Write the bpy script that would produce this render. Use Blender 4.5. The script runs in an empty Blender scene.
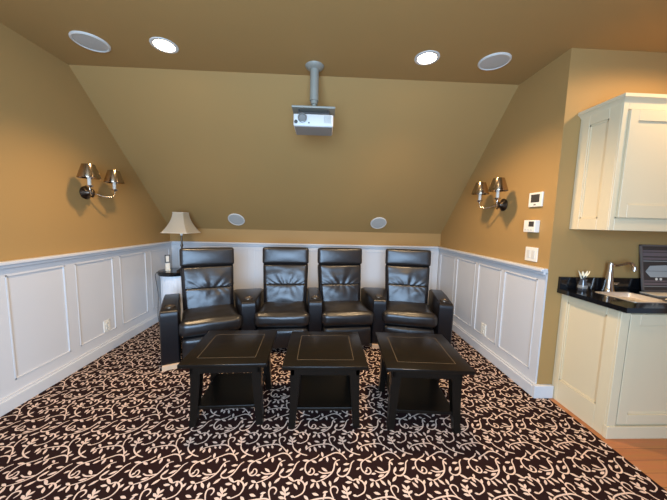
import bpy, bmesh, math, random
from mathutils import Vector, Matrix, noise
random.seed(7)
S = bpy.context.scene
COL = S.collection
PI = math.pi
# ------------------------------------------------------------------ helpers
def link(name, me, parent=None, loc=None, rot=None):
    o = bpy.data.objects.new(name, me); COL.objects.link(o)
    if parent is not None: o.parent = parent
    if loc is not None: o.location = loc
    if rot is not None: o.rotation_euler = rot
    return o

def obj(name, bm, mats, parent=None, loc=None, rot=None, smooth=None):
    me = bpy.data.meshes.new(name)
    bmesh.ops.recalc_face_normals(bm, faces=bm.faces[:])
    bm.to_mesh(me); bm.free()
    for m in (mats if isinstance(mats, (list, tuple)) else [mats]): me.materials.append(m)
    if smooth is not None:
        for p in me.polygons: p.use_smooth = True
        if smooth < 3: me.set_sharp_from_angle(angle=smooth)
    return link(name, me, parent, loc, rot)

def thing(name, label, cat, loc=(0, 0, 0), rz=0, group=None):
    o = link(name, None, None, loc, (0, 0, rz)); tag(o, label, cat, group); return o

def tag(o, label, cat, group=None):
    o['label'] = label; o['category'] = cat; o['kind'] = 'thing'
    if group: o['group'] = group
    return o

def struct(o): o['kind'] = 'structure'; return o

def NB(): return bmesh.new()

def box(bm, x0, x1, y0, y1, z0, z1, bev=0.0, seg=2, mi=0):
    vs = [bm.verts.new((x, y, z)) for x in (x0, x1) for y in (y0, y1) for z in (z0, z1)]
    idx = [(0, 1, 3, 2), (4, 6, 7, 5), (0, 4, 5, 1), (2, 3, 7, 6), (0, 2, 6, 4), (1, 5, 7, 3)]
    fs = [bm.faces.new([vs[i] for i in t]) for t in idx]
    for f in fs: f.material_index = mi
    if bev > 0:
        es = list({e for f in fs for e in f.edges})
        r = bmesh.ops.bevel(bm, geom=es, offset=bev, segments=seg, profile=0.5, affect='EDGES')
        for f in r['faces']: f.material_index = mi
    return vs

def loft(bm, rings, caps=True, mi=0, closed=True):
    R = [[bm.verts.new(p) for p in r] for r in rings]
    n = len(R[0])
    for a, b in zip(R, R[1:]):
        for i in range(n if closed else n - 1):
            f = bm.faces.new((a[i], a[(i + 1) % n], b[(i + 1) % n], b[i])); f.material_index = mi
    if caps:
        for r in (R[0], R[-1]):
            f = bm.faces.new(r); f.material_index = mi
    return R

def lathe(bm, prof, n=32, c=(0, 0, 0), axis='Z', mi=0, caps=True, mat=None):
    rings = []
    for r, h in prof:
        ring = []
        for i in range(n):
            a = 2 * PI * i / n
            p = Vector((r * math.cos(a), r * math.sin(a), h))
            if mat is not None: p = mat @ p
            else: p = p + Vector(c)
            ring.append(p)
        rings.append(ring)
    return loft(bm, rings, caps, mi)

def tube(bm, pts, r, n=10, mi=0, r2=None):
    pts = [Vector(p) for p in pts]
    rings = []; ref = Vector((0.13, 0.27, 1)).normalized()
    for i, p in enumerate(pts):
        t = (pts[min(i + 1, len(pts) - 1)] - pts[max(i - 1, 0)]).normalized()
        a = t.cross(ref)
        if a.length < 0.05: a = t.cross(Vector((1, 0, 0)))
        a.normalize(); b = t.cross(a)
        rr = r if r2 is None else r + (r2 - r) * i / (len(pts) - 1)
        rings.append([p + rr * (math.cos(2 * PI * k / n) * a + math.sin(2 * PI * k / n) * b) for k in range(n)])
    loft(bm, rings, True, mi)

def smooth_path(pts, k=6):
    pts = [Vector(p) for p in pts]; out = []
    for i in range(len(pts) - 1):
        p0 = pts[max(i - 1, 0)]; p1 = pts[i]; p2 = pts[i + 1]; p3 = pts[min(i + 2, len(pts) - 1)]
        for j in range(k):
            t = j / k
            out.append(0.5 * ((2 * p1) + (p2 - p0) * t + (2 * p0 - 5 * p1 + 4 * p2 - p3) * t * t + (3 * p1 - p0 - 3 * p2 + p3) * t ** 3))
    out.append(pts[-1]); return out

def cushion(half, r, bulge=(0, 0, 0), n=18, fn=None):
    """soft upholstered block: rounded box whose faces swell outwards"""
    bm = bmesh.new(); hx, hy, hz = half
    seen = {}
    def vert(p):
        key = tuple(round(c, 5) for c in p)
        if key in seen: return seen[key]
        q = Vector((p[0] * hx, p[1] * hy, p[2] * hz))
        rr = min(r, hx * .98, hy * .98, hz * .98)
        inn = Vector([max(-(h - rr), min(h - rr, c)) for c, h in zip(q, half)])
        d = q - inn
        pos = inn + d.normalized() * rr if d.length > 1e-7 else q
        for ax in range(3):
            o1, o2 = [k for k in range(3) if k != ax]
            w = (1 - p[o1] ** 2) * (1 - p[o2] ** 2)
            pos[ax] += bulge[ax] * w * p[ax]
        if fn: pos = fn(Vector(p), pos)
        v = bm.verts.new(pos); seen[key] = v; return v
    g = [math.sin(PI / 2 * (-1 + 2 * i / n)) * .55 + (-1 + 2 * i / n) * .45 for i in range(n + 1)]
    for ax in range(3):
        for s in (-1, 1):
            for i in range(n):
                for j in range(n):
                    q = []
                    for (a, b) in ((i, j), (i + 1, j), (i + 1, j + 1), (i, j + 1)):
                        p = [0, 0, 0]; p[ax] = s; p[(ax + 1) % 3] = g[a]; p[(ax + 2) % 3] = g[b]
                        q.append(vert(p))
                    bm.faces.new(q if s > 0 else q[::-1])
    return bm

def xform(bm, M):
    bmesh.ops.transform(bm, matrix=M, verts=bm.verts[:]); return bm

# ------------------------------------------------------------------ materials
def mat(name, col, rough=.5, metal=0, spec=.5, bump=None, coat=0, emit=None, var=None, sheen=0, trans=0):
    m = bpy.data.materials.new(name); m.use_nodes = True
    nt = m.node_tree; b = nt.nodes['Principled BSDF']
    b.inputs['Base Color'].default_value = (*col, 1); b.inputs['Roughness'].default_value = rough
    b.inputs['Metallic'].default_value = metal; b.inputs['Specular IOR Level'].default_value = spec
    b.inputs['Coat Weight'].default_value = coat; b.inputs['Coat Roughness'].default_value = .25
    b.inputs['Sheen Weight'].default_value = sheen; b.inputs['Transmission Weight'].default_value = trans
    tc = nt.nodes.new('ShaderNodeTexCoord')
    if emit:
        b.inputs['Emission Color'].default_value = (*emit[0], 1); b.inputs['Emission Strength'].default_value = emit[1]
    if bump:
        sc, st, dist = bump[:3]
        mp = nt.nodes.new('ShaderNodeMapping'); nt.links.new(tc.outputs['Object'], mp.inputs[0])
        if len(bump) > 3: mp.inputs['Scale'].default_value = bump[3]
        n = nt.nodes.new('ShaderNodeTexNoise'); n.inputs['Scale'].default_value = sc; n.inputs['Detail'].default_value = 4
        nt.links.new(mp.outputs[0], n.inputs['Vector'])
        bp = nt.nodes.new('ShaderNodeBump'); bp.inputs['Strength'].default_value = st; bp.inputs['Distance'].default_value = dist
        nt.links.new(n.outputs['Fac'], bp.inputs['Height']); nt.links.new(bp.outputs[0], b.inputs['Normal'])
    if var:
        n = nt.nodes.new('ShaderNodeTexNoise'); n.inputs['Scale'].default_value = var[0]; n.inputs['Detail'].default_value = 3
        nt.links.new(tc.outputs['Object'], n.inputs['Vector'])
        r = nt.nodes.new('ShaderNodeMix'); r.data_type = 'RGBA'
        r.inputs['A'].default_value = (*[c * (1 - var[1]) for c in col], 1); r.inputs['B'].default_value = (*[min(1, c * (1 + var[1])) for c in col], 1)
        nt.links.new(n.outputs['Fac'], r.inputs['Factor']); nt.links.new(r.outputs['Result'], b.inputs['Base Color'])
    return m

def wood_floor_mat():
    m = bpy.data.materials.new('oak_planks'); m.use_nodes = True; nt = m.node_tree; b = nt.nodes['Principled BSDF']
    tc = nt.nodes.new('ShaderNodeTexCoord')
    mp = nt.nodes.new('ShaderNodeMapping'); nt.links.new(tc.outputs['Object'], mp.inputs[0])
    br = nt.nodes.new('ShaderNodeTexBrick'); nt.links.new(mp.outputs[0], br.inputs['Vector'])
    br.inputs['Scale'].default_value = 1; br.inputs['Brick Width'].default_value = 1.1; br.inputs['Row Height'].default_value = .083
    br.inputs['Mortar Size'].default_value = .0012; br.inputs['Color1'].default_value = (.52, .20, .062, 1)
    br.inputs['Color2'].default_value = (.43, .155, .045, 1); br.inputs['Mortar'].default_value = (.12, .045, .015, 1)
    mp2 = nt.nodes.new('ShaderNodeMapping'); nt.links.new(tc.outputs['Object'], mp2.inputs[0]); mp2.inputs['Scale'].default_value = (2.5, 40, 1)
    n = nt.nodes.new('ShaderNodeTexNoise'); nt.links.new(mp2.outputs[0], n.inputs['Vector']); n.inputs['Scale'].default_value = 1.5
    mx = nt.nodes.new('ShaderNodeMix'); mx.data_type = 'RGBA'; mx.blend_type = 'MULTIPLY'; mx.inputs['Factor'].default_value = .35
    nt.links.new(br.outputs['Color'], mx.inputs['A']); nt.links.new(n.outputs['Color'], mx.inputs['B'])
    nt.links.new(mx.outputs['Result'], b.inputs['Base Color']); b.inputs['Roughness'].default_value = .32
    return m

PAINT = mat('tan_paint', (.395, .236, .083), .62, spec=.3, bump=(220, .12, .001), var=(1.2, .03))
WHITE = mat('white_trim_paint', (.63, .63, .63), .35, spec=.4)
CABW = mat('cream_cabinet_paint', (.68, .57, .37), .35, spec=.4)
CARPET = mat('carpet_dark', (.020, .009, .008), .95, spec=.05, bump=(900, .5, .002), var=(300, .4))
VINE = mat('carpet_vine', (.66, .49, .39), .95, spec=.05, bump=(900, .5, .002), var=(400, .18))
OAK = wood_floor_mat()
LEATH = mat('black_leather', (.012, .0105, .0105), .33, spec=.60, bump=(9, .22, .010, (1, 1, 1.6)))
LEATHS = mat('black_leather_smooth', (.009, .008, .009), .34, spec=.32, bump=(60, .15, .002))
BLACKW = mat('black_stained_wood', (.007, .005, .0035), .28, spec=.2, bump=(30, .06, .002, (1, 12, 1)))
INLAY = mat('brown_inlay_line', (.10, .072, .042), .4)
WOODB = mat('pale_wood_block', (.62, .42, .26), .6)
NICKEL = mat('brushed_nickel', (.62, .56, .50), .22, metal=1)
BRONZE = mat('dark_bronze', (.10, .075, .055), .35, metal=1)
SHADEM = mat('polished_metal_shade', (.36, .28, .20), .18, metal=1)
CANDLE = mat('ivory_candle_sleeve', (.72, .64, .52), .5)
GREYM = mat('grey_metal', (.31, .30, .25), .5, metal=.2)
PROJW = mat('projector_white', (.68, .67, .63), .4)
DARKG = mat('dark_plastic', (.05, .045, .04), .5)
GRILLE = mat('speaker_grille', (.50, .48, .43), .7, bump=(500, .4, .002))
SPKW = mat('speaker_ring', (.66, .64, .58), .5)
LENSG = mat('grey_lens', (.22, .21, .19), .25)
FABRIC = mat('cream_shade_fabric', (.76, .69, .55), .9, spec=.1, bump=(350, .15, .001))
GRANITE = mat('black_granite', (.006, .006, .007), .10, spec=.6, var=(180, .6))
STEEL = mat('sink_steel', (.74, .66, .56), .5, metal=.6)  # tan of reflected warm light is put into the steel's base colour
PLATE = mat('switch_plate', (.80, .77, .68), .4)
LAMPON = mat('lit_lamp_lens', (1, .9, .75), .5, emit=((1, .80, .55), 28))
PETAL = mat('pale_petal', (.80, .72, .52), .6)
GLASSD = mat('dark_glass', (.05, .05, .055), .08, spec=.8)
PAPER = mat('cream_paper', (.80, .72, .58), .6)
SIGNB = mat('sign_dark_print', (.045, .038, .036), .35)
SIGNM = mat('sign_mauve_band', (.16, .12, .12), .35)
SIGNG = mat('sign_grey_shape', (.40, .40, .37), .35)
FRAMEM = mat('sign_frame_grey', (.20, .18, .17), .35, metal=.5)
DRUM = mat('white_drum_paint', (.86, .88, .90), .4)
# ------------------------------------------------------------------ room shell
XL, XR, D, ZK, ZC, YS, YK = -2.184, 1.742, 3.975, 1.229, 2.636, 2.537, 2.011
XE, YF = 3.45, -1.1
CARX = 1.828
def shell(name, boxes, m):
    bm = NB()
    for b in boxes: box(bm, *b)
    return struct(obj(name, bm, m))
shell('wall_left', [(XL - .1, XL, YF - .1, D + .1, -.05, ZC + .1)], PAINT)
shell('wall_right', [(XR, XR + .1, YK, D + .1, -.05, ZC + .1)], PAINT)
shell('wall_back', [(XL, XR, D, D + .1, -.05, ZK)], PAINT)
shell('wall_kitchen', [(XR + .1, XE + .1, YK, YK + .1, -.05, ZC + .1)], PAINT)
shell('ceiling', [(XL, XE, YF, YS, ZC, ZC + .1)], PAINT)
bm = NB()
pr = [(D, ZK), (YS, ZC), (YS, ZC + .14), (D + .1, ZK + .04), (D + .1, ZK)]
loft(bm, [[(XL, y, z) for y, z in pr], [(XR, y, z) for y, z in pr]])
struct(obj('ceiling_slope', bm, PAINT))
# the two walls behind the camera carry the windows that bring the daylight in
def holed(name, axis, pos, a0, a1, h0, h1, v0, v1):
    B = [(a0, h0, -.05, ZC + .1), (h1, a1, -.05, ZC + .1), (h0, h1, -.05, v0), (h0, h1, v1, ZC + .1)]
    if axis == 'y': shell(name, [(p, q, pos - .1, pos, u, v) for p, q, u, v in B], PAINT)
    else: shell(name, [(pos, pos + .1, p, q, u, v) for p, q, u, v in B], PAINT)
W1 = (-1.2, .7, .35, 2.35)
W2 = (-.9, .5, .3, 2.2)
holed('wall_front', 'y', YF, XL, XE + .1, *W1)
holed('wall_far_right', 'x', XE, YF, YK, *W2)
def window(name, axis, pos, h0, h1, v0, v1, nb):
    bm = NB()
    def b(p, q, u, v):
        if axis == 'y': box(bm, p, q, pos - .06, pos + .02, u, v)
        else: box(bm, pos - .02, pos + .06, p, q, u, v)
    w = .06
    b(h0, h1, v0, v0 + w); b(h0, h1, v1 - w, v1); b(h0, h0 + w, v0, v1); b(h1 - w, h1, v0, v1)
    for i in range(1, nb):
        c = h0 + (h1 - h0) * i / nb; b(c - .025, c + .025, v0, v1)
    struct(obj(name, bm, WHITE))
window('window_1', 'y', YF, *W1, 3)
window('window_2', 'x', XE, *W2, 2)

# ------------------------------------------------------------------ carpet with its woven vine scroll, and the wooden floor
VS= [[(0.0724, 0.1077), (0.0559, 0.0884), (0.0226, 0.0706), (0.0016, 0.0531), (-0.0056, 0.0254), (0.0, 0.0), (0.0176, -0.0179), (0.0348, -0.0181), (0.0455, -0.0042), (0.0421, 0.0124), (0.0299, 0.0198), (0.0217, 0.0083)], [(0.1905, 0.0725), (0.1694, 0.0634), (0.1591, 0.0435), (0.1537, 0.016), (0.1418, -0.009), (0.1203, -0.031), (0.0895, -0.0496), (0.0583, -0.0623)], [(0.2725, 0.0652), (0.2557, 0.0484), (0.2455, 0.0185), (0.2295, -0.0137), (0.2061, -0.0308), (0.1835, -0.0292), (0.1717, -0.0151), (0.1753, 0.0034)], [(0.0941, 0.0856), (0.1256, 0.1014), (0.1577, 0.1175), (0.1819, 0.1197), (0.2044, 0.1087), (0.2208, 0.0881), (0.2315, 0.072)], [(-0.009, 0.1421), (0.014, 0.1644), (0.0472, 0.1765), (0.0893, 0.1833), (0.1255, 0.1847), (0.1529, 0.1718), (0.1784, 0.1453), (0.196, 0.1196)], [(0.1465, -0.15), (0.1347, -0.1202), (0.1335, -0.0986), (0.1467, -0.0881), (0.1624, -0.0909), (0.1698, -0.1054), (0.1622, -0.1236)], [(0.2337, -0.0482), (0.2533, -0.0552), (0.2716, -0.0488), (0.2942, -0.0558), (0.3101, -0.0758), (0.3116, -0.0982), (0.2995, -0.1227), (0.2625, -0.1413)], [(0.2202, 0.1865), (0.2268, 0.1596), (0.2511, 0.1316), (0.2846, 0.1119), (0.3132, 0.1033)], [(0.2163, -0.1482), (0.2164, -0.1275), (0.2134, -0.1061)], [(0.0692, -0.001), (0.0941, -0.0119), (0.1227, -0.0102), (0.144, -0.0034)]]
VL= [[(0.0156, 0.1574), (0.0157, 0.1275)], [(0.0223, 0.175), (-0.0012, 0.1978)], [(0.0387, 0.1659), (0.0543, 0.127)], [(0.0657, 0.1745), (0.08, 0.1567)], [(0.0938, 0.1787), (0.1054, 0.1547)], [(0.0963, 0.185), (0.1068, 0.2078)], [(0.1583, 0.1603), (0.1445, 0.1345)], [(-0.008, 0.1438), (-0.0066, 0.1753)], [(0.2739, 0.1137), (0.2463, 0.0878)], [(0.2624, 0.1247), (0.2706, 0.153)], [(0.0941, 0.0856), (0.0684, 0.0623)], [(0.0933, 0.0896), (0.086, 0.1267)], [(0.1162, 0.0958), (0.1198, 0.0578)], [(0.2039, 0.1128), (0.2247, 0.1268)], [(0.1922, 0.1213), (0.1936, 0.1486)], [(0.0165, 0.0683), (-0.0227, 0.0688)], [(0.0266, 0.0682), (0.059, 0.0531)], [(-0.0125, 0.0218), (-0.034, 0.0061)], [(0.0266, 0.0068), (0.0138, -0.0108)], [(0.0449, -0.0203), (0.0709, -0.0172)], [(0.1683, 0.0712), (0.1474, 0.0865)], [(0.1674, 0.0549), (0.1761, 0.0327)], [(0.1181, -0.003), (0.0856, 0.022)], [(0.114, -0.0247), (0.0793, -0.0373)], [(0.058, -0.061), (0.0285, -0.05)], [(0.0605, -0.0637), (0.0734, -0.0996)], [(0.0863, -0.0548), (0.1113, -0.0876)], [(0.0472, -0.0674), (0.0288, -0.0952)], [(0.244, 0.0447), (0.2084, 0.0399)], [(0.1733, -0.013), (0.1902, 0.0221)], [(0.2044, -0.0042), (0.2371, 0.0164)], [(0.1798, -0.0339), (0.1506, -0.0656)], [(0.2512, -0.0532), (0.2174, -0.0296)], [(0.2465, -0.067), (0.2121, -0.0659)], [(0.2537, -0.0704), (0.2753, -0.1014)], [(0.273, -0.0508), (0.2835, -0.0767)], [(0.2896, -0.0524), (0.2952, -0.0272)], [(0.3119, -0.0842), (0.324, -0.0582)], [(0.2147, -0.1153), (0.1964, -0.0812)], [(0.2142, -0.1122), (0.2306, -0.0894)], [(0.2147, -0.1286), (0.1886, -0.11)], [(0.2157, -0.1316), (0.2399, -0.1157)], [(0.2161, -0.1464), (0.1841, -0.1377)], [(0.1335, -0.0892), (0.1282, -0.0554)], [(0.1185, -0.1138), (0.092, -0.1207)], [(0.0724, -0.1324), (0.0391, -0.1223)], [(0.2654, -0.1401), (0.2439, -0.1339)]]
PX, PY = .312, .33
O0 = (-.3807, 1.3636)
def build_floor():
    pat = NB()
    def ribbon(pts, w, z):
        P = smooth_path([(p[0], p[1], 0) for p in pts], 4); n = len(P); row = []
        for i, p in enumerate(P):
            t = (P[min(i + 1, n - 1)] - P[max(i - 1, 0)]).normalized(); nn = Vector((-t.y, t.x, 0))
            k = w * (.62 + .38 * math.sin(PI * min(1, (i + .6) / n)))
            row.append((pat.verts.new(p + nn * k + Vector((0, 0, z))), pat.verts.new(p - nn * k + Vector((0, 0, z)))))
        for a, b in zip(row, row[1:]): pat.faces.new((a[0], a[1], b[1], b[0]))
    def leaf(a, b, z):
        a = Vector((a[0], a[1], 0)); b = Vector((b[0], b[1], 0)); t = b - a; L = t.length; nn = Vector((-t.y, t.x, 0)).normalized()
        w = min(.0074, .0034 + L * .12)
        prof = [(0, .15), (.25, .7), (.5, 1), (.75, .8), (1, .1)]
        lo = [pat.verts.new(a + t * s - nn * w * k + Vector((0, 0, z))) for s, k in prof]
        hi = [pat.verts.new(a + t * s + nn * w * k + Vector((0, 0, z))) for s, k in prof]
        pat.faces.new(lo + hi[::-1])
    for i in range(-6, 8):
        for j in range(-9, 9):
            ox, oy = O0[0] + i * PX, O0[1] + j * PY
            for k, s in enumerate(VS): ribbon([(ox + x, oy + y) for x, y in s],   .0041, .0012 + k * .00003)
            for k, (a, b) in enumerate(VL): leaf((ox + a[0], oy + a[1]), (ox + b[0], oy + b[1]), .0016 + k * .00001)
    for co, no in (((XL, 0, 0), (-1, 0, 0)), ((CARX, 0, 0), (1, 0, 0)), ((0, D, 0), (0, 1, 0)), ((0, YF, 0), (0, -1, 0))):
        bmesh.ops.bisect_plane(pat, geom=pat.verts[:] + pat.edges[:] + pat.faces[:], plane_co=co, plane_no=no, clear_outer=True)
    for f in pat.faces: f.material_index = 1
    pat.normal_update()
    for f in pat.faces:
        if f.normal.z < 0: f.normal_flip()
    box(pat, XL, CARX, YF, D, -.05, 0)
    me = bpy.data.meshes.new('floor'); pat.to_mesh(me); pat.free()
    me.materials.append(CARPET); me.materials.append(VINE)
    struct(link('floor', me))
build_floor()
shell('floor_wood', [(CARX, XE, YF, YK, -.05, .001)], OAK)

# ------------------------------------------------------------------ wainscot
def wains(idx, side, P, s0, s1, panels, zb=.19, zt=.945, ztop=1.043):
    """P maps (s, n, z) -> world; n is the distance out from the wall"""
    def b(bm, a0, a1, n0, n1, z0, z1, bev=0):
        p, q = P(a0, n0), P(a1, n1)
        box(bm, min(p[0], q[0]), max(p[0], q[0]), min(p[1], q[1]), max(p[1], q[1]), z0, z1, bev)
    bm = NB()
    b(bm, s0, s1, 0, .006, .02, ztop - .02)
    t = .0125
    b(bm, s0, s1, .0055, t, .1, zb); b(bm, s0, s1, .0055, t, zt, ztop - .03)
    edges = [s0] + [v for p in panels for v in p] + [s1]
    for a, c in zip(edges[0::2], edges[1::2]):
        if c - a > .002: b(bm, a, c, .0055, t, zb, zt)
    for a, c in panels:                      # small moulding around every recessed panel
        w, h = .009, .0155
        b(bm, a, a + w, .0055, h, zb, zt); b(bm, c - w, c, .0055, h, zb, zt)
        b(bm, a, c, .0055, h, zb, zb + w); b(bm, a, c, .0055, h, zt - w, zt)
    b(bm, s0, s1, 0, .034, ztop - .05, ztop - .02, .006)
    b(bm, s0, s1, 0, .055, ztop - .024, ztop, .005)
    struct(obj('trim_%d' % idx, bm, WHITE))
    bm = NB()
    b(bm, s0, s1, 0, .026, 0, .105); b(bm, s0, s1, 0, .036, 0, .09, .004)
    struct(obj('baseboard_' + side, bm, WHITE))
lp = [(1.92 + .527 * k, 2.35 + .527 * k) for k in range(-5, 4)]
lp = [(a, min(c, D - .06)) for a, c in lp]
wains(1, 'left', lambda s, n: (XL + n, s), YF, D, lp)
wains(2, 'right', lambda s, n: (XR - n, s), YK, D, [(2.09, 2.49), (2.54, 2.925), (2.985, 3.405), (3.465, 3.90)])
bp = []
n = 7; w = (XR - XL - .12) / n
for k in range(n): bp.append((XL + .06 + k * w + .035, XL + .06 + (k + 1) * w - .035))
wains(3, 'back', lambda s, n: (s, D - n), XL + .02, XR - .02, bp)
bm = NB(); box(bm, XR - .036, 1.862, YK - .03, YK, 0, .105, .004); struct(obj('baseboard_kitchen', bm, WHITE))
# ------------------------------------------------------------------ recliners
def crease(p, pos, amp, seed, cx=0., cz=0., dirz=1):
    """pulled-leather folds fanning out of the seam, on the front face only"""
    if p.y < -.2:
        x, z = p.x, p.z
        d = (z - cz) * dirz
        if d > 0:
            w = math.exp(-d * 1.5) * math.exp(-((x - cx) * 1.3) ** 2) * min(1, d * 6)
            ang = (x - cx) / (d + .55)
            pos.y += amp * w * (math.sin(17 * ang + seed) + .5 * math.sin(29 * ang + 2 * seed))
        nz = noise.noise(Vector((x * 1.7 + seed * 3, z * 1.6, seed)))
        pos.y += .006 * nz
    return pos

SEATP = 0
def recliner(label, ox, oy, th, width, seed, group):
    t = thing('recliner', label, 'recliner', (ox, oy, 0), th, group)
    hw = width / 2
    def up(p, pos):
        if p.z > .2:
            pos.z += .006 * noise.noise(Vector((p.x * 2 + seed * 5, p.y * 2, seed)))
        k = max(0, min(1, (-.175 - pos.y) / .05)); pos.x *= 1 + .075 * k * k * (3 - 2 * k)      # T-shaped front
        return pos
    bm = cushion((hw, .28, .075), .055, (0, .010, .012), 24, up)
    xform(bm, Matrix.Translation((0, .19, .358)) @ Matrix.Rotation(math.radians(-3.0), 4, 'X'))
    seat = obj('seat', bm, LEATH, t, smooth=9)
    bm = cushion((hw - .004, .05, .11), .035, (0, .014, .004), 14)
    xform(bm, Matrix.Translation((0, .0, .166)) @ Matrix.Rotation(math.radians(4), 4, 'X'))
    obj('footrest', bm, LEATH, t, smooth=9)
    bm = NB(); box(bm, -hw + .01, hw - .01, .055, .62, .045, .285, .012)
    obj('base', bm, LEATHS, t, smooth=.6)
    lean = math.radians(-13)
    F = Matrix.Translation((0, .395, .40)) @ Matrix.Rotation(lean, 4, 'X')
    def taper(p, pos, zr):
        k = 1 - .11 * max(0, (.52 - zr) / .52); pos.x *= k; return pos
    def fl(p, pos): return taper(p, crease(p, pos, .004, seed + .7, .1, 1.0, -1), .12 + .12 * p.z)
    bm = cushion((.250, .06, .124), .016, (0, .010, .002), 26, fl)
    xform(bm, F @ Matrix.Translation((0, .064, .102))); obj('lumbar_cushion', bm, LEATH, t, smooth=9)
    def fu(p, pos): return taper(p, crease(p, pos, .0075, seed, .05, -1.0, 1), .34 + .115 * p.z)
    bm = cushion((.256, .06, .120), .018, (0, .012, .002), 30, fu)
    xform(bm, F @ Matrix.Translation((0, .06, .338))); obj('upper_cushion', bm, LEATH, t, smooth=9)
    def sh(p, pos):
        zr = .14 + .345 * p.z
        pos.x *= 1 - .10 * max(0, (.50 - zr) / .72); return pos
    bm = cushion((.272, .075, .345), .035, (0, 0, 0), 16, sh); xform(bm, F @ Matrix.Translation((0, .108, .14))); obj('backrest', bm, LEATHS, t, smooth=9)
    bm = cushion((.274, .066, .100), .027, (0, .012, .004), 18)
    xform(bm, F @ Matrix.Translation((0, .055, .572)) @ Matrix.Rotation(math.radians(7), 4, 'X')); obj('headrest', bm, LEATH, t, smooth=9)
    return t

def armrest(root, fx, fy, th, w0, w1, length, zt=.545, foot=True):
    """world-space arm (front centre, heading, front and rear width) brought into its chair's own space"""
    M = root.matrix_basis.inverted() @ Matrix.Translation((fx, fy, 0)) @ Matrix.Rotation(th, 4, 'Z')
    prof = []
    r = .035
    # side outline (y, z): rounded nose, level top, gentle dip to the back
    pts = [(0.012, .045), (0, .08), (-.004, zt - r * 1.6)]
    for k in range(1, 7):
        a = PI - k * PI / 12
        pts.append((r + math.cos(a) * r * 1.1, zt - r + math.sin(a) * r))
    pts += [(length * .55, zt + .002), (length * .9, zt - .01), (length, zt - .03), (length, .045)]
    bm = NB()
    def X(y): return (w0 + (w1 - w0) * max(0, y) / length) / 2
    secs = []
    for s in (-1, -.86, .86, 1):
        k = .012 if abs(s) == 1 else 0
        cy = sum(p[0] for p in pts) / len(pts)
        ring = []
        for y, z in pts:
            yy = y + (k if y < .05 else 0); zz = z - (k if z > .2 else 0)
            ring.append((s * X(y), yy, zz))
        secs.append(ring)
    loft(bm, secs)
    xform(bm, M)
    a = obj('armrest', bm, LEATHS, root, smooth=.75)
    bm = NB()
    lathe(bm, [(.028, .0), (.040, .003), (.044, .009), (.047, .009), (.049, .0)], 28, (0, .125, zt - .001), mi=1)
    lathe(bm, [(.0, .0), (.038, .0015)], 28, (0, .125, zt + .0035), caps=False)
    xform(bm, M); c = obj('cup_holder', bm, [DARKG, BRONZE], a, smooth=.8)
    if foot:
        for g in ((-w0 / 2 + .006, w0 / 2 - .006, -.012, .09), (-w1 / 2 + .03, w1 / 2 - .03, length - .1, length - .02)):
            bm = NB(); box(bm, *g, 0, .045, .003)
            xform(bm, M); fb = obj('foot_block', bm, WOODB, a); fb['label'] = 'pale wooden foot block'
    return a

R_ = math.radians
GC = 'black leather recliners in a curved row'
c1 = recliner('black leather recliner at the left end of the row, angled inward, nearest the lamp', -1.043, 2.555, R_(25), .515, 1.3, GC)
c2 = recliner('black leather recliner second from the left, behind the gap between left and middle tables', -.40, 2.735, R_(4.5), .525, 2.9, GC)
c3 = recliner('black leather recliner third from the left, right of the two middle seats', .272, 2.785, R_(6), .525, 4.1, GC)
c4 = recliner('black leather recliner at the right end of the row, beside the right-hand wall', .935, 2.79, R_(-13), .53, 5.6, GC)
for c in (c1, c2, c3, c4): c.matrix_basis  # transforms are set directly
armrest(c1, -1.355, 2.402, R_(26), .150, .150, .74)
armrest(c1, -.738, 2.705, R_(15), .150, .36, .66)
armrest(c2, -.062, 2.765, R_(4.5), .148, .150, .70)
armrest(c3, .627, 2.84, R_(-4.5), .150, .33, .66)
armrest(c4, 1.296, 2.715, R_(-14), .150, .150, .74)

# ------------------------------------------------------------------ three low tables
def side_table(label, x, y, rz, w, d):
    t = thing('side_table', label, 'table', (x, y, 0), rz, 'square black wooden tables')
    hx, hy = w / 2, d / 2
    bm = NB(); box(bm, -hx, hx, -hy, hy, .437, .462, .005, 2); top = obj('tabletop', bm, BLACKW, t, smooth=.6)
    bm = NB(); i = .085; q = .0035
    for (a0, a1, b0, b1) in ((-hx + i, hx - i, -hy + i, -hy + i + q), (-hx + i, hx - i, hy - i - q, hy - i), (-hx + i, -hx + i + q, -hy + i, hy - i), (hx - i - q, hx - i, -hy + i, hy - i)):
        box(bm, a0, a1, b0, b1, .4615, .4624)
    o = obj('inlay_line', bm, INLAY, top); o['label'] = 'thin brown inlaid border line'
    bm = NB(); k = .052
    for (a0, a1, b0, b1) in ((-hx + k, hx - k, -hy + k, -hy + k + .02), (-hx + k, hx - k, hy - k - .02, hy - k), (-hx + k, -hx + k + .02, -hy + k, hy - k), (hx - k - .02, hx - k, -hy + k, hy - k)):
        box(bm, a0, a1, b0, b1, .375, .439)
    obj('apron', bm, BLACKW, t)
    bm = NB(); box(bm, -hx + .075, hx - .075, -hy + .075, hy - .075, .112, .134, .003); obj('shelf', bm, BLACKW, t)
    for sx in (-1, 1):
        for sy in (-1, 1):
            bm = NB(); rings = []
            for z, o_, wi in ((.438, .045, .066), (.30, .046, .060), (.134, .042, .050), (.05, .038, .045), (0, .034, .045)):
                x0, y0 = sx * (hx - o_), sy * (hy - o_ - .022); x1, y1 = x0 - sx * wi, y0 - sy * wi
                rings.append([(x0, y0, z), (x1, y0, z), (x1, y1, z), (x0, y1, z)])
            loft(bm, rings); obj('leg', bm, BLACKW, t)
    return t
side_table('square black wooden table on the left, in front of the left-end recliner', -.625, 1.915, .045, .545, .545)
side_table('square black wooden table in the middle, between the two other tables', .032, 1.897, .0, .545, .555)
side_table('square black wooden table on the right, nearest the kitchenette cabinets', .705, 1.870, -.065, .55, .57)

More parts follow.
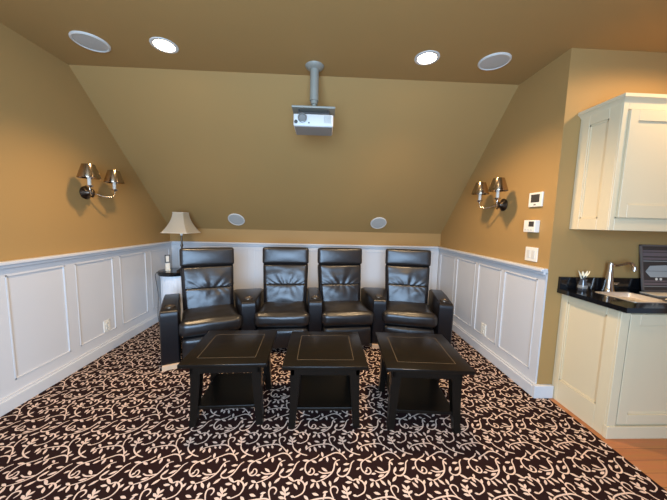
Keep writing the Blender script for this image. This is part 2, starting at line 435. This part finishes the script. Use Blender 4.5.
# ------------------------------------------------------------------ corner drum table, lamp, small device
TX, TY, TZ = -1.925, 3.60, .69
t = thing('drum_table', 'round black-topped table on a pale fluted drum behind the left recliner', 'table', (TX, TY, 0))
bm = NB(); lathe(bm, [(.168, TZ - .055), (.195, TZ - .05), (.203, TZ - .03), (.203, TZ - .012), (.192, TZ), (0.02, TZ)], 48); obj('tabletop', bm, GRANITE, t, smooth=.6)
bm = NB(); rings = []
for z in (0, .04, .041, TZ - .1, TZ - .099, TZ - .055):
    ring = []
    for i in range(96):
        a = 2 * PI * i / 96; r = .172 if (z < .0405 or z > TZ - .0995) else .165 + .006 * abs(math.cos(a * 12))
        ring.append((r * math.cos(a), r * math.sin(a), z))
    rings.append(ring)
loft(bm, rings); obj('pedestal', bm, DRUM, t, smooth=.9); t.children[-1]['label'] = 'pale fluted drum pedestal'

LX, LY = -1.81, 3.555
t = thing('table_lamp', 'table lamp with a flared square cream shade on the corner drum table', 'lamp', (LX, LY, TZ), R_(-4))
bm = NB(); lathe(bm, [(.0, 0), (.068, 0), (.068, .012), (.045, .022), (.02, .04), (.014, .07), (.020, .10), (.012, .13), (.010, .30), (.018, .33), (.010, .36), (.010, .47)], 28); obj('base', bm, BRONZE, t, smooth=.7)
bm = NB(); rings = []
for k in range(13):
    s = k / 12; h = .066 + .094 * (1 - s) ** 1.75
    z = .495 + .255 * s; ring = []
    for a in range(4):
        c0 = Vector((math.cos(PI / 4 + a * PI / 2), math.sin(PI / 4 + a * PI / 2))) * h * math.sqrt(2)
        c1_ = Vector((math.cos(PI / 4 + (a + 1) * PI / 2), math.sin(PI / 4 + (a + 1) * PI / 2))) * h * math.sqrt(2)
        for q in range(6):
            p = c0.lerp(c1_, q / 6); ring.append((p.x, p.y, z))
    rings.append(ring)
loft(bm, rings, caps=False)
bmesh.ops.solidify(bm, geom=bm.faces[:], thickness=.003)
sh = obj('lamp_shade', bm, FABRIC, t, smooth=.5); sh['label'] = 'flared square cream fabric shade'
for h, z in ((.161, .495), (.0665, .748)):
    bm = NB()
    P4 = [(h, h, z), (-h, h, z), (-h, -h, z), (h, -h, z)]
    for a, b in zip(P4, P4[1:] + P4[:1]): tube(bm, [a, b], .004, 6)
    obj('shade_trim', bm, FABRIC, sh)
bm = NB()
tube(bm, smooth_path([(0, 0, .47), (.05, 0, .52), (.055, 0, .60), (.02, 0, .68), (0, 0, .70)]), .003, 6); tube(bm, smooth_path([(0, 0, .47), (-.05, 0, .52), (-.055, 0, .60), (-.02, 0, .68), (0, 0, .70)]), .003, 6)
lathe(bm, [(.0, .70), (.012, .70), (.010, .745), (.005, .752), (.008, .757), (.0, .762)], 14)
for a in range(4):
    tube(bm, [(0, 0, .735), (.064 * math.cos(PI / 4 + a * PI / 2) * 1.41, .064 * math.sin(PI / 4 + a * PI / 2) * 1.41, .745)], .002, 6)
obj('harp', bm, BRONZE, t, smooth=.8)
bm = NB(); lathe(bm, [(.0, .46), (.016, .46), (.016, .50), (.013, .505), (.03, .56), (.028, .60), (.0, .615)], 18); obj('bulb', bm, mat('frosted_bulb', (.8, .78, .72), .5), t, smooth=.8)

bm = NB(); q0 = Vector((LX, LY, TZ))
tube(bm, [p - q0 for p in smooth_path([(-1.99, 3.50, TZ + .006), (-2.01, 3.46, TZ + .006), (-2.05, 3.435, TZ + .004), (-2.078, 3.425, TZ - .03), (-2.075, 3.43, TZ - .12), (-2.06, 3.435, .40), (-2.07, 3.43, .15), (-2.06, 3.44, .006)], 6)], .0035, 6)
xform(bm, Matrix.Translation(q0)); tag(obj('cord', bm, DARKG, smooth=.8), 'thin dark cord hanging over the rim of the round corner table', 'cord')

t = thing('handset', 'small cream device with a dark-framed window standing on the round corner table', 'device', (-1.985, 3.535, TZ), R_(25)); t.scale = (1.25, 1.25, 1.4)
bm = NB(); box(bm, -.024, .024, -.018, .018, 0, .012, .003); obj('stand', bm, PAPER, t)
bm = NB(); box(bm, -.020, .020, -.008, .008, .012, .145, .004); bd = obj('body', bm, PAPER, t)
bm = NB()
for a0, a1, b0, b1 in ((-.024, -.014, .075, .15), (.014, .024, .075, .15), (-.024, .024, .14, .15), (-.024, .024, .075, .085)): box(bm, a0, a1, -.0115, -.007, b0, b1, .001)
obj('window_frame', bm, DARKG, bd); bd.children[-1]['label'] = 'dark frame around the window'
# ------------------------------------------------------------------ wall sconces
def sconce(label, loc, rz, sides, group='twin metal wall sconces'):
    t = thing('wall_sconce', label, 'sconce', loc, rz, group)
    MX = Matrix.Rotation(PI / 2, 4, 'Y')
    bm = NB(); lathe(bm, [(.0, 0), (.058, 0), (.060, .008), (.048, .018), (.030, .030), (.018, .05), (.0, .055)], 30, mat=MX)
    lathe(bm, [(.0, -.045), (.012, -.035), (.020, -.015), (.020, .012), (.010, .03), (.0, .036)], 18, (.062, 0, 0))
    obj('wall_plate', bm, BRONZE, t, smooth=.7)
    for s in sides:
        bm = NB(); tube(bm, smooth_path([(.06, 0, 0), (.08, s * .035, -.012), (.12, s * .085, -.03), (.155, s * .125, -.02), (.16, s * .14, .012), (.16, s * .142, .04)], 6), .0065, 8)
        lathe(bm, [(.0, .028), (.010, .03), (.026, .044), (.028, .05), (.0, .05)], 18, (.16, s * .142, 0))
        arm = obj('arm', bm, NICKEL, t, smooth=.8)
        bm = NB(); lathe(bm, [(.0, .05), (.0135, .05), (.0135, .135), (.0, .135)], 16, (.16, s * .142, 0)); obj('candle_sleeve', bm, CANDLE, arm, smooth=.7)
        bm = NB(); lathe(bm, [(.080, .112), (.081, .116), (.046, .226), (.044, .226), (.077, .116), (.080, .112)], 40, (.16, s * .142, 0), caps=False)
        shd = obj('shade', bm, SHADEM, arm, smooth=.9); shd['label'] = 'polished metal cone shade'
        bm = NB()
        for a in range(3):
            an = a * 2 * PI / 3; tube(bm, [(.16, s * .142, .135), (.16 + .075 * math.cos(an), s * .142 + .075 * math.sin(an), .14)], .002, 6)
        obj('shade_spider', bm, NICKEL, shd)
sconce('twin metal wall sconce with two cone shades on the left wall', (XL, 2.615, 1.578), 0, (-1, 1))
sconce('twin metal wall sconce with two cone shades on the right wall near the wall controls', (XR, 2.605, 1.568), PI, (-1, 1))

# ------------------------------------------------------------------ wall plates
def on_left(y, z): return (XL, y, z), 0
def on_right(y, z): return (XR, y, z), PI
def outlet(label, P, n, w=.075, h=.115):
    (x, y, z), rz = P
    t = thing('outlet', label, 'outlet', (x + (n if rz == 0 else -n), y, z), rz, 'white outlets on the wainscot')
    bm = NB(); box(bm, 0, .008, -w / 2, w / 2, -h / 2, h / 2, .002); obj('cover_plate', bm, PLATE, t)
    for dz in (-.022, .022):
        bm = NB(); box(bm, .0075, .011, -.017, .017, dz - .015, dz + .015, .004)
        for dy in (-.007, .007): box(bm, .0105, .0114, dy - .0015, dy + .0015, dz - .005, dz + .007, 0, mi=1)
        obj('socket', bm, [PLATE, DARKG], t)
outlet('white outlet low on the left wainscot', on_left(2.755, .262), .006)
outlet('white outlet low on the right wainscot', on_right(2.75, .262), .006, .08, .12)

(x, y, z), rz = on_right(2.197, 1.585)
t = thing('control_panel', 'cream wall control panel with a dark screen, topmost of the three wall controls', 'control panel', (x, y, z), rz, )
bm = NB(); box(bm, 0, .014, -.070, .070, -.058, .058, .003); obj('frame', bm, PLATE, t)
bm = NB(); box(bm, .0135, .0155, -.045, .045, -.022, .042, .001); obj('screen', bm, DARKG, t)
bm = NB(); box(bm, .0135, .016, -.01, .01, -.046, -.037, .001); obj('button', bm, DARKG, t)
(x, y, z), rz = on_right(2.20, 1.368)
t = thing('thermostat', 'boxy white thermostat below the topmost wall control panel', 'thermostat', (x, y, z), rz)
bm = NB(); box(bm, -.001, .042, -.062, .062, -.050, .050, .005); obj('housing', bm, PLATE, t)
bm = NB(); box(bm, .0415, .0435, -.005, .05, -.004, .038, .001); obj('screen', bm, DARKG, t)
for k in range(3):
    bm = NB(); box(bm, .0415, .045, -.045 + k * .03, -.025 + k * .03, -.036, -.022, .002); obj('button', bm, SPKW, t)
(x, y, z), rz = on_right(2.193, 1.136)
t = thing('light_switch', 'cream double switch plate just above the right wainscot cap', 'light switch', (x, y, z), rz)
bm = NB(); box(bm, 0, .008, -.066, .066, -.058, .058, .003); obj('cover_plate', bm, PLATE, t)
for dy in (-.026, .026):
    bm = NB(); box(bm, .0075, .012, dy - .017, dy + .017, -.034, .034, .002); obj('rocker', bm, SPKW, t)

# ------------------------------------------------------------------ ceiling fittings
def speaker(label, loc, rot, r, group):
    t = link('ceiling_speaker', None, None, loc, rot); tag(t, label, 'speaker', group)
    bm = NB(); lathe(bm, [(r * .86, 0), (r * .86, .010), (r * .92, .012), (r, .006), (r, 0)], 48, caps=False); obj('rim', bm, SPKW, t, smooth=.7)
    bm = NB(); lathe(bm, [(.0, .009), (r * .5, .009), (r * .865, .007)], 48, caps=False); obj('grille', bm, GRILLE, t, smooth=.7)
flip = (PI, 0, 0)
speaker('round white speaker in the flat ceiling near the left wall', (-1.732, 2.207, ZC), flip, .117, 'round speakers in the flat ceiling')
speaker('round white speaker in the flat ceiling right of the right downlight', (1.303, 2.208, ZC), flip, .115, 'round speakers in the flat ceiling')
ang = math.atan2(ZC - ZK, D - YS)
nrm = Vector((0, -(ZC - ZK), -(D - YS))).normalized()
rs = nrm.to_track_quat('Z', 'Y').to_euler()
speaker('round white speaker low on the sloped ceiling, above the left recliners', (-1.20, 3.831, 1.369), rs, .113, 'round speakers in the sloped ceiling')
speaker('round white speaker low on the sloped ceiling, above the right recliners', (.777, 3.834, 1.367), rs, .113, 'round speakers in the sloped ceiling')

def downlight(label, x, y):
    t = link('downlight', None, None, (x, y, ZC), flip); tag(t, label, 'ceiling light', 'lit recessed downlights')
    bm = NB(); lathe(bm, [(.070, 0), (.070, .004), (.076, .007), (.092, .004), (.094, 0)], 40, caps=False); obj('trim_ring', bm, SPKW, t, smooth=.7)
    bm = NB(); lathe(bm, [(.0, .004), (.071, .004)], 40, caps=False); obj('lens', bm, LAMPON, t)
downlight('lit recessed ceiling light left of the projector', -1.204, 2.208)
downlight('lit recessed ceiling light right of the projector', .772, 2.207)

t = thing('projector', 'small white projector hanging from the ceiling on a grey pole', 'projector', (-.097, 2.39, ZC))
z0 = -ZC
bm = NB(); lathe(bm, [(.0, -.03), (.045, -.03), (.072, -.012), (.078, 0), (.0, 0)], 36); obj('ceiling_flange', bm, GREYM, t, smooth=.6)
bm = NB(); lathe(bm, [(.0, -.275), (.036, -.275), (.036, -.01), (.0, -.01)], 28); lathe(bm, [(.0, -.345), (.018, -.345), (.018, -.27), (.0, -.27)], 20); lathe(bm, [(.028, -.30), (.028, -.272), (.0, -.272), (.0, -.30)], 24); obj('pole', bm, GREYM, t, smooth=.6)
bm = NB(); box(bm, -.175, .175, -.105, .085, 2.268 + z0, 2.284 + z0, .004); box(bm, -.10, .10, -.06, .06, 2.284 + z0, 2.296 + z0, .003); obj('mount_plate', bm, GREYM, t)
bm = NB()
for sx in (-1, 1):
    for sy in (-1, 1): lathe(bm, [(.0, 2.215 + z0), (.007, 2.215 + z0), (.007, 2.27 + z0), (.0, 2.27 + z0)], 10, (sx * .12, sy * .06, 0))
box(bm, -.13, .13, -.07, .07, 2.224 + z0, 2.250 + z0, .004)
obj('bracket', bm, DARKG, t)
bm = NB(); box(bm, -.158, .160, -.118, .115, 2.122 + z0, 2.216 + z0, .010, 3)
body = obj('body', bm, PROJW, t, smooth=.6)
yf = -.118
MY = Matrix.Rotation(PI / 2, 4, 'X')
bm = NB(); box(bm, -.150, .152, -.108, .107, 2.1195 + z0, 2.1225 + z0, .001); obj('bottom_panel', bm, mat('projector_grey_base', (.30, .29, .27), .5), t)
bm = NB(); lathe(bm, [(.033, 0), (.036, .006), (.036, .016), (.030, .018), (.026, .008), (.0, .006)], 32, mat=Matrix.Translation((-.086, yf, 2.180 + z0)) @ MY); obj('lens', bm, LENSG, body, smooth=.7)
bm = NB(); lathe(bm, [(.0, .0), (.014, .0), (.014, .004), (.0, .005)], 24, mat=Matrix.Translation((-.137, yf, 2.152 + z0)) @ MY); obj('sensor', bm, DARKG, body)
bm = NB(); lathe(bm, [(.0, .0), (.006, .0), (.006, .003), (.0, .004)], 16, mat=Matrix.Translation((-.034, yf, 2.147 + z0)) @ MY); obj('sensor', bm, DARKG, body)
bm = NB()
for k in range(9): box(bm, .086, .142, yf - .003, yf + .002, 2.150 + z0 + k * .0065, 2.153 + z0 + k * .0065)
obj('vent_grille', bm, GRILLE, body)

# ------------------------------------------------------------------ kitchenette
BX0, BX1, BY0 = 1.867, 3.44, 1.578
CT = .892
def frame_ring(bm, ax, pos, out, a0, a1, z0, z1, i0, i1, j0, j1, th):
    """flat frame a0..a1 x z0..z1 with an opening i0..i1 x j0..j1 and a bead round the opening"""
    def b(p, q, u, v, t0, t1):
        if ax == 'y': box(bm, p, q, min(pos + out * t0, pos + out * t1), max(pos + out * t0, pos + out * t1), u, v, .0015, 1)
        else: box(bm, min(pos + out * t0, pos + out * t1), max(pos + out * t0, pos + out * t1), p, q, u, v, .0015, 1)
    b(a0, i0, z0, z1, 0, th); b(i1, a1, z0, z1, 0, th); b(i0, i1, z0, j0, 0, th); b(i0, i1, j1, z1, 0, th)
    w = .012
    b(i0, i0 + w, j0, j1, 0, th * .55); b(i1 - w, i1, j0, j1, 0, th * .55); b(i0, i1, j0, j0 + w, 0, th * .55); b(i0, i1, j1 - w, j1, 0, th * .55)

t = thing('base_cabinet', 'cream base cabinet with recessed panels under the black counter', 'cabinet', (BX0, BY0, 0))
def loc(bm, r): return xform(bm, Matrix.Translation((-r.location.x, -r.location.y, -r.location.z)))
bm = NB(); box(bm, BX0 + .012, BX1, BY0 + .014, YK - .002, 0, CT - .032); obj('body', loc(bm, t), CABW, t)
bm = NB(); frame_ring(bm, 'x', BX0 + .012, -1, BY0 + .0145, YK - .002, 0, CT - .032, 1.665, 1.955, .175, .80, .012); obj('side_panel', loc(bm, t), CABW, t)
bm = NB(); box(bm, BX0 - .003, BX1, BY0 - .008, BY0 + .02, 0, .085, .003); obj('plinth', loc(bm, t), CABW, t)
bm = NB(); frame_ring(bm, 'y', BY0 + .014, -1, BX0, 1.925, .085, CT - .032, 1.9249, 1.925, .09, .8, .014); obj('face_frame', loc(bm, t), CABW, t)
for a0, a1 in ((1.928, 2.56), (2.566, 3.2)):
    bm = NB(); frame_ring(bm, 'y', BY0 + .014, -1, a0, a1, .10, .835, a0 + .065, a1 - .065, .165, .765, .017); box(bm, a0 + .06, a1 - .06, BY0 + .008, BY0 + .0145, .16, .77); obj('door', loc(bm, t), CABW, t)

t = thing('upper_cabinet', 'cream wall cabinet with a crown edge hung above the counter', 'cabinet', (BX0, 1.72, 1.352))
UY = 1.72
bm = NB(); box(bm, BX0 + .010, BX1, UY + .010, YK - .002, 1.352, 2.155); obj('body', loc(bm, t), CABW, t)
bm = NB(); frame_ring(bm, 'x', BX0 + .010, -1, UY + .0105, YK - .002, 1.352, 2.155, 1.805, 1.938, 1.43, 2.085, .010); obj('side_panel', loc(bm, t), CABW, t)
bm = NB(); frame_ring(bm, 'y', UY + .010, -1, BX0, BX1, 1.352, 2.155, 1.90, BX1 - .04, 1.43, 2.112, .010); obj('face_frame', loc(bm, t), CABW, t)
for a0, a1 in ((1.905, 2.55), (2.556, 3.2)):
    bm = NB(); frame_ring(bm, 'y', UY + .006, -1, a0, a1, 1.436, 2.106, a0 + .055, a1 - .055, 1.52, 2.04, .020); box(bm, a0 + .05, a1 - .05, UY - .004, UY + .008, 1.51, 2.05); obj('door', loc(bm, t), CABW, t)
bm = NB()
pr = [(0, 2.15), (.004, 2.158), (.018, 2.172), (.026, 2.176), (.026, 2.196)]
rings = []
for o_, z in pr: rings.append([(BX0 - o_, YK - .002, z), (BX0 - o_, UY - o_, z), (BX1, UY - o_, z), (BX1, YK - .002, z)])
loft(bm, rings); obj('crown', loc(bm, t), CABW, t)

# counter with the square sink let into it
SX0, SX1, SY0, SY1 = 2.035, 2.275, 1.645, 1.905
t = thing('countertop', 'black stone countertop with a square sink cut-out', 'countertop', (BX0, BY0, CT))
bm = NB(); x0, x1, y0, y1, za, zb = BX0 - .040, BX1, BY0 - .058, YK - .001, CT - .032, CT
for a in ((x0, SX0, y0, y1), (SX1, x1, y0, y1), (SX0, SX1, y0, SY0), (SX0, SX1, SY1, y1)): box(bm, *a, za, zb)
obj('slab', loc(bm, t), GRANITE, t)
bm = NB(); box(bm, x0, x1, YK - .022, YK - .001, CT, .985, .002)
sb = obj('splashback', bm, GRANITE); tag(sb, 'low black stone splashback standing along the kitchenette wall', 'splashback')
t = thing('sink', 'square metal bar sink set in the black countertop below the faucet', 'sink', ((SX0 + SX1) / 2, (SY0 + SY1) / 2, CT))
bm = NB()
def rr(h, z, r, n=5):
    out = []
    for q, (sx, sy) in enumerate(((1, 1), (-1, 1), (-1, -1), (1, -1))):
        for i in range(n + 1):
            a = q * PI / 2 + i * PI / 2 / n; out.append((sx * (h - r) + r * math.cos(a), sy * (h - r) + r * math.sin(a), z))
    return out
loft(bm, [rr(.137, .0005, .02), rr(.137, .003, .02), rr(.120, .003, .02), rr(.117, -.003, .02), rr(.1135, -.028, .02)], caps=False)
obj('rim', bm, STEEL, t, smooth=.5)
bm = NB(); f = loft(bm, [rr(.114, -.028, .02), rr(.100, -.030, .02), rr(.02, -.0305, .0195)], caps=True); obj('basin', bm, STEEL, t)
bm = NB(); lathe(bm, [(.0, -.0285), (.018, -.0285), (.024, -.027), (.026, -.030)], 24, caps=False); obj('drain', bm, NICKEL, t)

t = thing('faucet', 'tall brushed metal faucet with a curved spout beside the sink', 'faucet', (2.165, 1.945, CT))
bm = NB(); lathe(bm, [(.0, 0), (.038, 0), (.039, .008), (.034, .016), (.030, .04), (.023, .10), (.016, .18), (.019, .20), (.016, .215), (.0, .22)], 28); obj('base', bm, NICKEL, t, smooth=.8)
bm = NB(); tube(bm, smooth_path([(0, 0, .205), (.025, -.008, .200), (.06, -.018, .206), (.09, -.027, .218), (.112, -.034, .219), (.128, -.038, .208), (.135, -.040, .19)], 6), .010, 12)
lathe(bm, [(.0, .165), (.018, .165), (.017, .185), (.012, .20), (.0, .202)], 18, (.138, -.041, 0)); obj('spout', bm, NICKEL, t, smooth=.8)
bm = NB(); tube(bm, [(.018, -.004, .06), (.05, -.012, .06)], .010, 12); tube(bm, [(.05, -.012, .06), (.064, -.014, .066)], .006, 10); obj('handle', bm, NICKEL, t, smooth=.8)

t = thing('bud_vase', 'small dark glass vase holding a pale flower at the counter corner', 'vase', (1.963, 1.945, CT))
bm = NB(); lathe(bm, [(.0, 0), (.026, 0), (.029, .01), (.028, .05), (.020, .075), (.022, .09), (.019, .09), (.017, .075), (.024, .05), (.025, .012), (.0, .008)], 28); obj('body', bm, GLASSD, t, smooth=.8)
bm = NB(); lathe(bm, [(.0290, .020), (.0305, .024), (.0300, .040), (.0284, .044)], 28, caps=False); b_ = obj('pale_band', bm, LENSG, t, smooth=.8)
for s in (-1, 1):
    bm = NB(); tube(bm, smooth_path([(s * .004, 0, .01), (s * .006, 0, .07), (s * .014, -.002, .115)]), .0035, 8); obj('stem', bm, DARKG, t, smooth=.8)
for (px, pz, rz, tl, L) in ((-.012, .085, .3, -.30, .07), (-.004, .10, 2.0, -.05, .05), (.012, .10, -.4, .35, .055), (.020, .11, 1.2, .75, .05)):
    bm = NB(); rings = []
    for k in range(8):
        s = k / 7; w = .0085 * math.sin(PI * (.12 + .86 * s)) + .001
        rings.append([(w * math.cos(q * PI / 4), w * .35 * math.sin(q * PI / 4) + .010 * s * s, L * s) for q in range(8)])
    loft(bm, rings); xform(bm, Matrix.Translation((px, 0, pz)) @ Matrix.Rotation(tl, 4, 'Y') @ Matrix.Rotation(rz, 4, 'Z')); obj('petal', bm, PETAL, t, smooth=.9)

t = thing('framed_sign', 'dark framed print with a grey emblem leaning against the splashback', 'sign', (2.435, 1.935, CT))
bm = NB(); w, h = .30, .36
TL = Matrix.Rotation(R_(-9), 4, 'X')
box(bm, .0, w, 0, .014, 0, .014, .002); box(bm, 0, w, 0, .014, h - .012, h, .002); box(bm, 0, .012, 0, .014, 0, h, .002); box(bm, w - .012, w, 0, .014, 0, h, .002); xform(bm, TL); obj('frame', bm, FRAMEM, t)
bm = NB(); box(bm, .010, w - .010, .004, .012, .010, h - .010); xform(bm, TL); pr_ = obj('print', bm, SIGNB, t)
for z0_, z1_ in ((.245, .262), (.272, .300), (.306, .318), (.078, .088), (.052, .070)):
    bm = NB(); box(bm, .016, w - .016, .003, .0045, z0_, z1_); xform(bm, TL); obj('band', bm, SIGNM, pr_)
for z0_, z1_ in ((.232, .2365), (.040, .0435)):
    bm = NB(); box(bm, .016, w - .016, .0025, .0042, z0_, z1_); xform(bm, TL); obj('pale_line', bm, SIGNG, pr_)
bm = NB()
hexa = [(.03, .155), (.068, .198), (.20, .205), (.245, .16), (.20, .112), (.068, .112)]
loft(bm, [[(x, .0022, z) for x, z in hexa], [(x, .0042, z) for x, z in hexa]])
xform(bm, TL); obj('emblem', bm, SIGNG, pr_)
bm = NB(); box(bm, .03, .245, .0016, .0024, .157, .1595); xform(bm, TL); obj('dark_line', bm, SIGNB, pr_)
for cx in (.115, .15):
    bm = NB(); lathe(bm, [(.0, 0), (.010, 0), (.010, .002), (.0, .002)], 16, mat=TL @ Matrix.Translation((cx, .0042, .098)) @ MY); obj('dot', bm, PAPER, pr_)

t = thing('booklet', 'pale open booklet lying on the counter in front of the framed sign', 'booklet', (2.375, 1.80, CT), R_(-3))
bm = NB(); box(bm, 0, .165, 0, .115, .0, .006, .001); box(bm, .168, .335, 0, .115, .0, .006, .001); obj('pages', bm, PAPER, t)
bm = NB(); box(bm, -.004, .34, -.004, .119, -.0, .0015); obj('cover', bm, DARKG, t)
t = thing('small_dish', 'small dark dish with a modelled pale highlight near the front counter edge', 'dish', (2.285, 1.665, CT))
bm = NB(); lathe(bm, [(.0, 0), (.026, 0), (.040, .012), (.042, .018), (.038, .018), (.024, .006), (.0, .005)], 28); obj('bowl', bm, GLASSD, t, smooth=.8)
bm = NB(); lathe(bm, [(.0, .0055), (.020, .0065), (.022, .012), (.012, .020), (.0, .021)], 20); obj('pale_highlight', bm, PAPER, t, smooth=.9)  # pale mound stands in for the white highlight on the dish

# ------------------------------------------------------------------ light: downlights and daylight through the windows behind the camera
def spot(x, y, p, col=(1, .74, .46), size=150, z=ZC - .03, blend=.6):
    l = bpy.data.lights.new('downlight_beam', 'SPOT'); l.energy = p; l.color = col; l.spot_size = R_(size); l.spot_blend = blend; l.shadow_soft_size = .085
    o = bpy.data.objects.new('downlight_beam', l); COL.objects.link(o); o.location = (x, y, z)
def area(name, loc, rot, sx, sy, p, col, spread=150):
    l = bpy.data.lights.new(name, 'AREA'); l.shape = 'RECTANGLE'; l.size = sx; l.size_y = sy; l.energy = p; l.color = col; l.spread = R_(spread)
    o = bpy.data.objects.new(name, l); COL.objects.link(o); o.location = loc; o.rotation_euler = rot
WARM = (1, .69, .38)
spot(-1.204, 2.208, 132, WARM, 128, blend=.7); spot(.772, 2.207, 165, WARM, 138, blend=.7)
spot(.45, .8, 66, WARM)
spot(2.3, 1.3, 50, WARM, 172, blend=.3)
SKYC = (.46, .69, 1.0)
TILT = R_(14)
area('window_daylight', ((W1[0] + W1[1]) / 2, YF + .03, (W1[2] + W1[3]) / 2), (PI / 2, 0, 0), W1[1] - W1[0] - .15, W1[3] - W1[2] - .15, 205, SKYC, 175)
area('window_daylight', (XE - .03, (W2[0] + W2[1]) / 2, (W2[2] + W2[3]) / 2), (PI / 2 - TILT, 0, PI / 2), W2[1] - W2[0] - .15, W2[3] - W2[2] - .15, 10, SKYC, 85)
w = bpy.data.worlds.new('World'); S.world = w; w.use_nodes = True
w.node_tree.nodes['Background'].inputs[0].default_value = (.5, .65, .9, 1); w.node_tree.nodes['Background'].inputs[1].default_value = .6

# ------------------------------------------------------------------ camera
cd = bpy.data.cameras.new('camera'); cam = bpy.data.objects.new('camera', cd); COL.objects.link(cam)
cd.sensor_width = 36; cd.lens = 272.31 * 36 / 667; cd.clip_start = .02
Fv, Rv, Uv = Vector((.03923, .99414, -.1007)), Vector((.99903, -.03702, .02374)), Vector((-.01987, .10154, .99463))
M = Matrix((Rv, Uv, -Fv)).transposed().to_4x4(); M.translation = (0, 0, 1.36)
cam.matrix_world = M
S.camera = cam
S.view_settings.view_transform = 'Standard'; S.view_settings.look = 'None'; S.view_settings.gamma = 1; S.view_settings.use_curve_mapping = False
S.view_settings.exposure = -0.05
